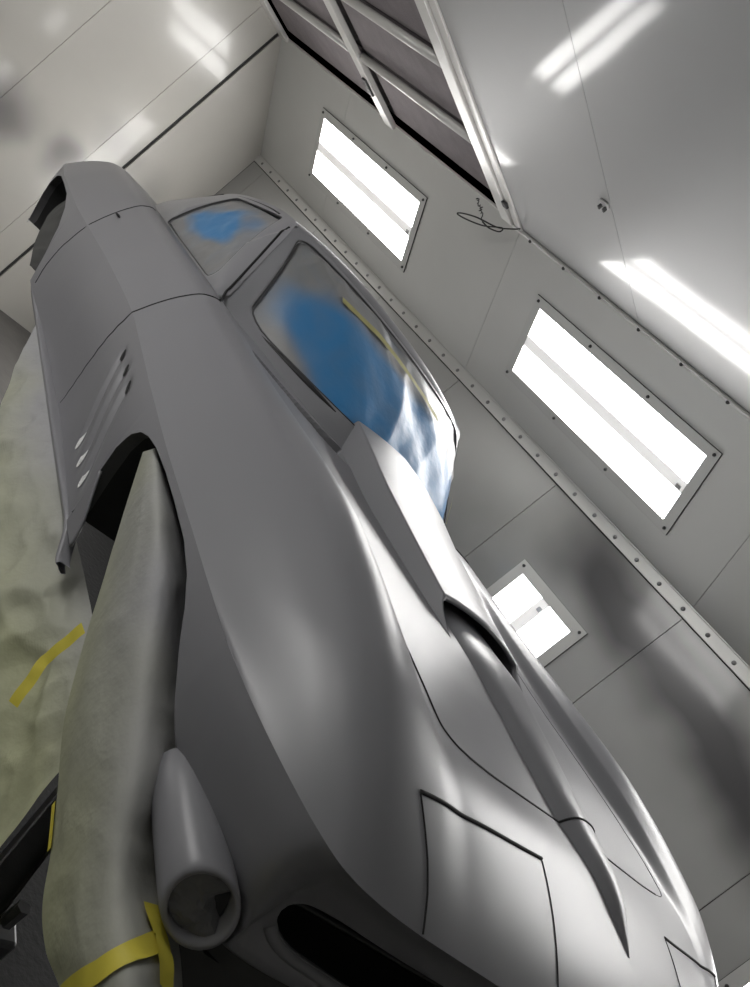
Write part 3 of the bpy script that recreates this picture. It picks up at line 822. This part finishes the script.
# sheet hung in the front wheel opening
rowsB = [[(-0.388, -0.835, 0.618), (-0.356, -0.845, 0.638), (-0.352, -0.84, 0.652), (-0.436, -0.79, 0.642)],
         [(-0.268, -0.835, 0.548), (-0.145, -0.874, 0.608), (-0.107, -0.862, 0.639), (-0.255, -0.735, 0.611)],
         [(-0.144, -0.835, 0.479), (-0.011, -0.874, 0.559), (0.044, -0.862, 0.605), (-0.062, -0.735, 0.587)],
         [(-0.008, -0.835, 0.402), (0.11, -0.874, 0.498), (0.16, -0.862, 0.557), (0.065, -0.735, 0.545)],
         [(0.118, -0.835, 0.342), (0.227, -0.874, 0.449), (0.275, -0.862, 0.515), (0.196, -0.735, 0.505)],
         [(0.246, -0.835, 0.311), (0.334, -0.874, 0.418), (0.369, -0.862, 0.484), (0.29, -0.735, 0.469)],
         [(0.336, -0.835, 0.29), (0.41, -0.874, 0.39), (0.437, -0.862, 0.447), (0.361, -0.735, 0.417)],
         [(0.405, -0.835, 0.267), (0.478, -0.874, 0.37), (0.507, -0.862, 0.428), (0.444, -0.735, 0.396)],
         [(0.469, -0.835, 0.267), (0.539, -0.874, 0.369), (0.569, -0.862, 0.427), (0.516, -0.735, 0.393)],
         [(0.558, -0.835, 0.286), (0.612, -0.874, 0.378), (0.631, -0.862, 0.427), (0.577, -0.735, 0.385)],
         [(0.682, -0.835, 0.24), (0.73, -0.874, 0.34), (0.751, -0.862, 0.394), (0.717, -0.735, 0.353)]]
pb, PBm, NBm = sheet('masking_paper', rowsB, 70, 120, .006, 9., lambda i, j, p: float(np.clip(1.05 - 2.2 * max(0, .52 - p[2]) - .5 * (1 - j) + .2 * noise.noise(Vector((p[0] * 6, p[2] * 6, 4))), 0, 1)), PAPER, 6.)
tag(pb, 'tall grey-green masking paper draped out of the front wheel opening', 'masking paper')
rowsD = [[(-2.62, -.80, .64), (-2.45, -.78, .655), (-2.2, -.77, .65), (-2.08, -.76, .60)],  # added dark sheet, coloured as the shade inside the rear opening
         [(-2.66, -.80, .53), (-2.45, -.76, .55), (-2.2, -.74, .54), (-2.06, -.74, .52)],
         [(-2.50, -.80, .43), (-2.38, -.75, .45), (-2.15, -.72, .45), (-2.02, -.74, .45)],
         [(-2.26, -.80, .375), (-2.2, -.77, .385), (-2.1, -.75, .39), (-1.99, -.76, .40)]]
pd, PDm, NDm = sheet('masking_paper', rowsD, 40, 40, .018, 21., lambda i, j, p: 1., WELLPAPER, 7.)  # added sheet standing in for the shade in the rear wheel opening
tag(pd, 'added crumpled sheet coloured dark for the shade inside the rear wheel opening', 'masking paper')
# paper below the grille, shade put into its colour
rowsC = [[(.42, -.775, .475), (.51, -.70, .462), (.565, -.58, .462), (.615, -.35, .462), (.64, 0, .462)],
         [(.43, -.765, .40), (.515, -.70, .40), (.57, -.58, .40), (.62, -.35, .40), (.645, 0, .40)],
         [(.45, -.74, .25), (.53, -.69, .25), (.585, -.57, .25), (.63, -.35, .25), (.655, 0, .25)],
         [(.49, -.72, .0), (.57, -.67, .0), (.61, -.55, .0), (.65, -.35, .0), (.67, 0, .0)]]
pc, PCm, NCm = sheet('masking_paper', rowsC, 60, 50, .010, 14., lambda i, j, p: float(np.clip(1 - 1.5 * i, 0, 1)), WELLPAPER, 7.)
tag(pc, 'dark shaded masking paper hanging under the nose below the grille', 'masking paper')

def surf_ribbon(name, G, N, uv, w, m, off=.004, n=30, kink=None):
    """tape lying on a sheet: G grid of points, uv path in fractions, w half width in metres"""
    nv, nu = G.shape[:2]; P = resample(uv, n); pts = []; nn = []
    for u, v in P:
        i = min(max(v, 0), 1) * (nv - 1); j = min(max(u, 0), 1) * (nu - 1); i0 = min(int(i), nv - 2); j0 = min(int(j), nu - 2); fi, fj = i - i0, j - j0
        pts.append(G[i0, j0] * (1 - fi) * (1 - fj) + G[i0 + 1, j0] * fi * (1 - fj) + G[i0, j0 + 1] * (1 - fi) * fj + G[i0 + 1, j0 + 1] * fi * fj); nn.append(N[i0, j0])
    pts = np.array(pts); V = []
    for i in range(n):
        t = pts[min(i + 1, n - 1)] - pts[max(i - 1, 0)]; t /= np.linalg.norm(t) + 1e-9; sd = np.cross(t, nn[i]); sd /= np.linalg.norm(sd) + 1e-9
        for k_ in (-1, 1): V.append(pts[i] + sd * w * k_ + nn[i] * off)
    o = mesh(name, V, grid_faces(n, 2), m); o.matrix_world = M_CAR; return o
def free_tape(name, pts, w, nn, m=TAPE, n=24):
    P = resample(pts, n); V = []; nn = np.array(nn, float); nn /= np.linalg.norm(nn)
    for i in range(n):
        t = P[min(i + 1, n - 1)] - P[max(i - 1, 0)]; t /= np.linalg.norm(t) + 1e-9; sd = np.cross(t, nn); sd /= np.linalg.norm(sd)
        for k_ in (-1, 1): V.append(P[i] + sd * w * k_ + nn * .001 * math.sin(i))
    o = mesh(name, V, grid_faces(n, 2), m); o.matrix_world = M_CAR; return o
NEARN = (.25, -.85, .35)
tag(free_tape('masking_tape', [(-.094, -.80, .372), (-.098, -.80, .270), (-.084, -.80, .248), (-.058, -.80, .190)], .0125, NEARN), 'bent yellow tape strip on the olive paper beside the wheel opening', 'tape')
tag(surf_ribbon('masking_tape', PBm, NBm, [(.03, .885), (.4, .855), (.83, .80)], .013, TAPE), 'long yellow tape strip slanting across the bottom of the wheel-opening paper', 'tape')
tag(surf_ribbon('masking_tape', PBm, NBm, [(.80, .725), (.83, .80), (.81, .90)], .021, TAPE, .007), 'yellow tape strip running downwards across the longer strip below the lamp pod', 'tape')
tag(surf_ribbon('masking_tape', PBm, NBm, [(.90, .70), (.93, .735)], .010, TAPE, .006), 'small yellow tape tab right under the lamp pod', 'tape')
tag(surf_ribbon('masking_tape', PBm, NBm, [(.0, .52), (.01, .60)], .006, TAPE, .004), 'narrow yellow tape on the edge of the wheel-opening paper beside the black gap', 'tape')

# lift arm reaching under the car
la = empty('lift_arm', None, M_CAR @ Matrix.Translation((-.10, -.46, -.16)))
tag(la, 'dark steel lift arm in the black gap between the masking papers', 'lift arm')
d = Vector((-.15, .10, .03)).normalized()
rot = d.to_track_quat('X', 'Z').to_matrix().to_4x4()
bm = bmesh.new(); box(bm, (.1, 0, 0), (1.2, .07, .055), rot, .006); bmobj('arm_beam', bm, STEEL, la)
bm = bmesh.new(); box(bm, (.1, -.037, -.004), (1.15, .010, .018), rot, .003); bmobj('arm_rail', bm, STEEL, la)
bm = bmesh.new(); bmesh.ops.create_cone(bm, cap_ends=True, segments=6, radius1=.016, radius2=.016, depth=.05)
for v in bm.verts: v.co = v.co + Vector((.18, -.06, .03))
bmobj('bolt', bm, RIVET, la)
bm = bmesh.new(); box(bm, (.13, -.03, -.40), (.10, .10, .70), None, .01); bmobj('arm_post', bm, STEEL, la)

# ------------------------------------------------------------------ THE BOOTH (world frame)
YL, YR, XE, XF = 2.131, -2.60, -5.567, 4.6
ZS, ZT = 2.43, 3.083              # top of the wall, ceiling
YCL, YCR = YL - (ZT - ZS), YR + (ZT - ZS)
def panels(name, org, ux, uy, cuts_u, cuts_v, th, m, gap=.004):
    """sheet-metal panels with open joints on a dark backing"""
    ux, uy = Vector(ux), Vector(uy); nn = ux.cross(uy).normalized(); bm = bmesh.new(); org = Vector(org)
    M = Matrix([[ux.x, uy.x, nn.x, org.x], [ux.y, uy.y, nn.y, org.y], [ux.z, uy.z, nn.z, org.z], [0, 0, 0, 1]])
    for a, b in zip(cuts_u[:-1], cuts_u[1:]):
        for c, d_ in zip(cuts_v[:-1], cuts_v[1:]):
            box(bm, ((a + b) / 2, (c + d_) / 2, -th / 2), (b - a - gap, d_ - c - gap, th), M, .0)
    o = struct(bmobj(name, bm, m)); 
    bm = bmesh.new(); box(bm, ((cuts_u[0] + cuts_u[-1]) / 2, (cuts_v[0] + cuts_v[-1]) / 2, -th - .004), (cuts_u[-1] - cuts_u[0], cuts_v[-1] - cuts_v[0], .006), M)
    bmobj('backing', bm, GAPW, o)
    return o
wx = [XE] + [-5.352 + .977 * k_ for k_ in range(0, 10)] + [XF]
def rev(c): return sorted([-q for q in c])
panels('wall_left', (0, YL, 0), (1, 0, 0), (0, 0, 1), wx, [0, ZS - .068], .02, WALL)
panels('wall_right', (0, YR, 0), (-1, 0, 0), (0, 0, 1), rev(wx), [0, ZS], .02, WALL)
panels('wall_back', (XE, 0, 0), (0, 1, 0), (0, 0, 1), [YR, -2.0, -1.3, -.62, .03, .53, 1.212, 1.440], [0, ZT], .02, ENDWALL, .003)
panels('wall_back', (XE, 0, 0), (0, 1, 0), (0, 0, 1), [1.466, YL], [0, ZT], .02, ENDWALL, .003).name = 'wall_back_corner'
bm = bmesh.new(); box(bm, (XE - .02, 1.453, ZT / 2), (.01, .05, ZT)); struct(bmobj('trim_1', bm, GAPW))
panels('wall_front', (XF, 0, 0), (0, -1, 0), (0, 0, 1), [-YL, -1.2, 0, 1.2, -YR], [0, ZT], .02, ENDWALL)
s2 = 2 ** .5
hx = [XE, -4.435, -2.456, -.478, 1.50, 3.48, XF]
hl = (ZT - ZS) * s2
panels('ceiling_slope_left', (0, YL, ZS), (1, 0, 0), (0, -1 / s2, 1 / s2), hx, [0, hl], .015, HIP, .003)
panels('ceiling_slope_right', (0, YR, ZS), (-1, 0, 0), (0, 1 / s2, 1 / s2), rev(hx), [0, hl], .015, HIP, .003)
FX = -2.52                                            # where the filter bank ends
cx_ = [FX, -1.50, -.50, .5, 1.5, 2.5, 3.5, XF]
panels('ceiling', (0, 0, ZT), (1, 0, 0), (0, -1, 0), cx_, [-YCL, -YCR], .015, CEIL, .003)
bm = bmesh.new(); box(bm, ((XE + XF) / 2, (YL + YR) / 2, -.05), (XF - XE + .4, YL - YR + .4, .1)); struct(bmobj('floor', bm, FLOOR))

bm = bmesh.new(); box(bm, (.2, .05, .004), (8.0, 3.8, .008)); struct(bmobj('floor_shade_sheet', bm, FLOOR_SHADE))  # added black sheet standing in for shade under the car
# strip with rivets where the wall meets the slope
bm = bmesh.new(); box(bm, ((XE + XF) / 2, YL - .004, ZS - .034), (XF - XE, .012, .062), None, .002)
st = struct(bmobj('trim_2', bm, STRIP))
bm = bmesh.new(); box(bm, ((XE + XF) / 2, YL - .010, ZS - .001), (XF - XE, .014, .008), None, .002); bmobj('folded_edge', bm, STRIP, st)
rb = bmesh.new(); bmesh.ops.create_uvsphere(rb, u_segments=12, v_segments=8, radius=.0115)
r0 = bmobj('rivet', rb, RIVET, st, True); r0.scale = (1, .6, 1)
xs_ = np.arange(-5.45, 1.2, .165)
for i, x in enumerate(xs_):
    o = r0 if i == 0 else r0.copy()
    if i: COL.objects.link(o); o.parent = st
    o.location = (x, YL - .012, ZS - .036)
# folded strip where the slope meets the ceiling
bm = bmesh.new(); box(bm, ((FX + XF) / 2, YCL + .012, ZT - .013), (XF - FX, .034, .010), Matrix.Identity(4), .002)
st2 = struct(bmobj('trim_3', bm, STRIP))
sb = bmesh.new(); bmesh.ops.create_uvsphere(sb, u_segments=10, v_segments=6, radius=.010)
s0 = bmobj('rivet', sb, SCREW, st2, True)
for i, x in enumerate(np.arange(-2.35, .3, .29)):
    o = s0 if i == 0 else s0.copy()
    if i: COL.objects.link(o); o.parent = st2
    o.location = (x, YCL + .004, ZT - .020)

# --- lamps
def fixture(M, lx, ly, label, fr=.055, div='x'):
    """recessed twin lamp: frame plate lx by ly opening, in the plane of M (z into the room)"""
    root = empty('booth_lamp', None, M); tag(root, label, 'lamp', 'booth lamps')
    bm = bmesh.new()
    for cx, cy, sx, sy in ((0, ly / 2 + fr / 2, lx + 2 * fr, fr), (0, -ly / 2 - fr / 2, lx + 2 * fr, fr), (lx / 2 + fr / 2, 0, fr, ly), (-lx / 2 - fr / 2, 0, fr, ly)):
        box(bm, (cx, cy, .004), (sx, sy, .008))
    bmobj('lamp_frame', bm, FRAME, root)
    bm = bmesh.new(); w = .0035
    for cx, cy, sx, sy in ((0, ly / 2 + fr, lx + 2 * fr, w), (0, -ly / 2 - fr, lx + 2 * fr, w), (lx / 2 + fr, 0, w, ly + 2 * fr), (-lx / 2 - fr, 0, w, ly + 2 * fr)):
        box(bm, (cx, cy, .003), (sx, sy, .006))
    bmobj('frame_gasket', bm, GAPW, root)
    for sgn in (-1, 1):
        bm = bmesh.new()
        if div == 'x': box(bm, (0, sgn * (ly / 4 + .015), .004), (lx, ly / 2 - .030, .004))
        else: box(bm, (sgn * (lx / 4 + .015), 0, .004), (lx / 2 - .030, ly, .004))
        bmobj('lamp_diffuser', bm, LIT, root)
    bm = bmesh.new(); box(bm, (0, 0, .0035), (lx, .062, .006) if div == 'x' else (.062, ly, .006), None, .0); dv_ = bmobj('lamp_divider', bm, DIVIDER, root)
    bm = bmesh.new(); box(bm, (lx / 2 - .03, -.012, .006) if div == 'x' else (.012, ly / 2 - .05, .006), (.030, .026, .012), None, .003); bmobj('lamp_clip', bm, CEMENT, root)
    sc_ = None
    pts = [(i, j) for i in (-1, -.33, .33, 1) for j in (-1, 1)] if div == 'x' else [(i, j) for i in (-1, 1) for j in (-1, -.33, .33, 1)]
    for i, j in pts:
        if sc_ is None:
            bm = bmesh.new(); bmesh.ops.create_cone(bm, cap_ends=True, segments=12, radius1=.009, radius2=.007, depth=.008); o = sc_ = bmobj('screw', bm, SCREW, root)
        else: o = sc_.copy(); COL.objects.link(o); o.parent = root
        o.location = (i * (lx / 2 + fr * .55), j * (ly / 2 + fr * .55), .012)
    return root
def plane_m(c, u, v):
    u, v = Vector(u), Vector(v); w = u.cross(v); c = Vector(c)
    return Matrix([[u.x, v.x, w.x, c.x], [u.y, v.y, w.y, c.y], [u.z, v.z, w.z, c.z], [0, 0, 0, 1]])
YH = 1.815; ZH_ = ZS + (YL - YH)
HIPL = lambda x: plane_m((x, YH - .002, ZH_ - .002), (1, 0, 0), (0, -1 / s2, 1 / s2))
YH2 = YR + (YL - YH)
HIPR = lambda x: plane_m((x, YH2 + .002, ZH_ - .002), (-1, 0, 0), (0, 1 / s2, 1 / s2))
fixture(HIPL(-1.47), 1.25, .40, 'long twin lamp in the sloped panel right of the dangling black wire')
fixture(HIPL(-4.02), 1.33, .40, 'twin lamp in the sloped panel under the ceiling filters, nearest the back wall')
fixture(HIPL(.62), 1.25, .40, 'twin lamp in the left slope ahead of the car, out of the photo')
for x in (-1.47,): fixture(HIPR(x), 1.25, .40, 'twin lamp in the right slope opposite, out of the photo')
WLL = lambda x: plane_m((x, YL - .002, LIFT + .445), (1, 0, 0), (0, 0, 1))
fixture(WLL(-.95), .40, 1.25, 'upright wall lamp half hidden behind the car hood', .06, 'y')
fixture(WLL(1.0), .40, 1.25, 'upright wall lamp at the lower right edge, ahead of the car', .06, 'y')
fixture(WLL(-3.95), .40, 1.25, 'upright wall lamp hidden behind the car cabin', .06, 'y')
WLR = lambda x: plane_m((x, YR + .002, LIFT + .445), (-1, 0, 0), (0, 0, 1))
for x in (-3.4,): fixture(WLR(x), .40, 1.25, 'upright lamp in the right wall, out of the photo', .06, 'y')

# --- ceiling filter bank
pads_y = [(YCL - .07, .985), (.925, .525), (.465, .03), (-.03, -.47), (-.53, -.97), (-1.03, YCR + .02)]
pads_x = [(XE + .14, -3.935), (-3.815, FX - .10)]
names = ['by the slope', 'second from the slope', 'third from the slope', 'fourth from the slope', 'fifth from the slope', 'along the far slope']
for i, (xa, xb) in enumerate(pads_x):
    for j, (ya, yb) in enumerate(pads_y):
        bm = bmesh.new(); box(bm, ((xa + xb) / 2, (ya + yb) / 2, ZT + .05), (xb - xa - .01, ya - yb - .01, .04), None, .006)
        o = bmobj('filter_pad', bm, FILTER)
        tag(o, 'grey ceiling filter pad ' + names[j] + (', nearest the back wall' if i == 0 else ', beside the bare ceiling'), 'filter', 'ceiling filter pads')
ff = empty('filter_rack', (0, 0, 0)); tag(ff, 'pale metal frame with cross bars holding the ceiling filters', 'frame')
W_ = YCL - YCR
def bar(name, c, s, m=FRAMEBAR, bev=.004):
    bm = bmesh.new(); box(bm, c, s, None, bev); return bmobj(name, bm, m, ff)
yc_ = (YCL + YCR) / 2
bar('end_rail', (XE + .065, yc_, ZT - .005), (.13, W_, .03)); bar('end_rail', (-3.875, yc_, ZT - .008), (.105, W_, .036))
bar('end_rail', (FX - .045, yc_, ZT - .008), (.10, W_, .03)); bar('end_rail', (FX + .05, yc_, ZT - .004), (.07, W_, .012))
bar('side_rail', ((XE + FX) / 2, YCL - .006, ZT + .006), (FX - XE, .014, .014), FRAMEBAR, .002); bar('side_rail', ((XE + FX) / 2, YCR + .010, ZT + .010), (FX - XE, .03, .05))
bm = bmesh.new()
for i, (xa, xb) in enumerate(pads_x):
    for y in (.955, .495, .0, -.50, -1.0):
        Vt, Ft = tube([(xa - .02, y, ZT + .008), (xb + .02, y, ZT + .008)], .024, 12); mesh('cross_bar', Vt, Ft, FRAMEBAR, ff)
bm.free()
bar('latch', (-3.875, 1.16, ZT - .032), (.05, .12, .014), STEEL, .003); bar('latch', (FX + .02, 1.30, ZT - .020), (.04, .04, .016), STEEL, .003)
bm = bmesh.new(); box(bm, ((XE + FX) / 2, yc_, ZT + .09), (FX - XE, W_ + .1, .02)); struct(bmobj('ceiling_plenum', bm, GAPW))

# --- little things on the ceiling
P = smoothline([(-2.44, 1.455, 3.072), (-2.46, 1.43, 3.03), (-2.53, 1.42, 2.985), (-2.66, 1.40, 2.95), (-2.76, 1.40, 2.915), (-2.78, 1.40, 2.895), (-2.70, 1.40, 2.905), (-2.60, 1.42, 2.945), (-2.50, 1.42, 3.0), (-2.49, 1.42, 2.975), (-2.56, 1.42, 2.955), (-2.62, 1.41, 2.955)], 160)
V1, F1 = tube(P, .0042, 6)
P2 = smoothline([(-2.63, 1.41, 2.955), (-2.66, 1.41, 2.985), (-2.685, 1.40, 2.99), (-2.70, 1.40, 3.01), (-2.735, 1.40, 3.01), (-2.76, 1.40, 3.03), (-2.78, 1.40, 3.03)], 60)
P2 = P2 + .006 * np.stack([np.sin(np.arange(60) * .9), 0 * np.arange(60), np.cos(np.arange(60) * 1.1)], 1)
V2, F2 = tube(P2, .003, 6)
wire = mesh('hanging_wire', V1 + V2, F1 + [tuple(i + len(V1) for i in f) for f in F2], WIRE)
tag(wire, 'thin black tangled wire dangling from the corner of the ceiling', 'wire')
ck = empty('ceiling_clip', (-1.535, .68, ZT)); tag(ck, 'small metal clip on the bare ceiling panel seam', 'clip')
bm = bmesh.new(); box(bm, (0, 0, -.006), (.05, .03, .012), None, .003); bmobj('clip_plate', bm, CEMENT, ck)
for dx in (-.014, .014):
    bm = bmesh.new(); box(bm, (dx, .01, -.018), (.010, .018, .022), None, .002); bmobj('clip_prong', bm, STEEL, ck)

# ------------------------------------------------------------------ world, camera, view
w = bpy.data.worlds.new('booth_air'); SC.world = w; w.use_nodes = True
w.node_tree.nodes['Background'].inputs['Color'].default_value = (0, 0, 0, 1)
cam = bpy.data.cameras.new('camera'); co = bpy.data.objects.new('camera', cam); COL.objects.link(co)
Rr = np.array([[0.48451807, 0.40293510, 0.77645705], [0.66091696, 0.41287400, -0.62667682], [-0.57308901, 0.81680987, -0.06626173]])
X, Yd, Zf = Rr[0], Rr[1], Rr[2]
co.matrix_world = Matrix([[X[0], -Yd[0], -Zf[0], .64963890], [X[1], -Yd[1], -Zf[1], -1.86850253], [X[2], -Yd[2], -Zf[2], 1.01590145 + LIFT], [0, 0, 0, 1]])
cam.sensor_fit = 'VERTICAL'; cam.sensor_height = 24; cam.lens = 814.155 / 987 * 24
cam.clip_start = .02
SC.camera = co
SC.view_settings.view_transform = 'Standard'; SC.view_settings.look = 'None'; SC.view_settings.gamma = 1
SC.view_settings.use_curve_mapping = False
SC.view_settings.exposure = 0.95
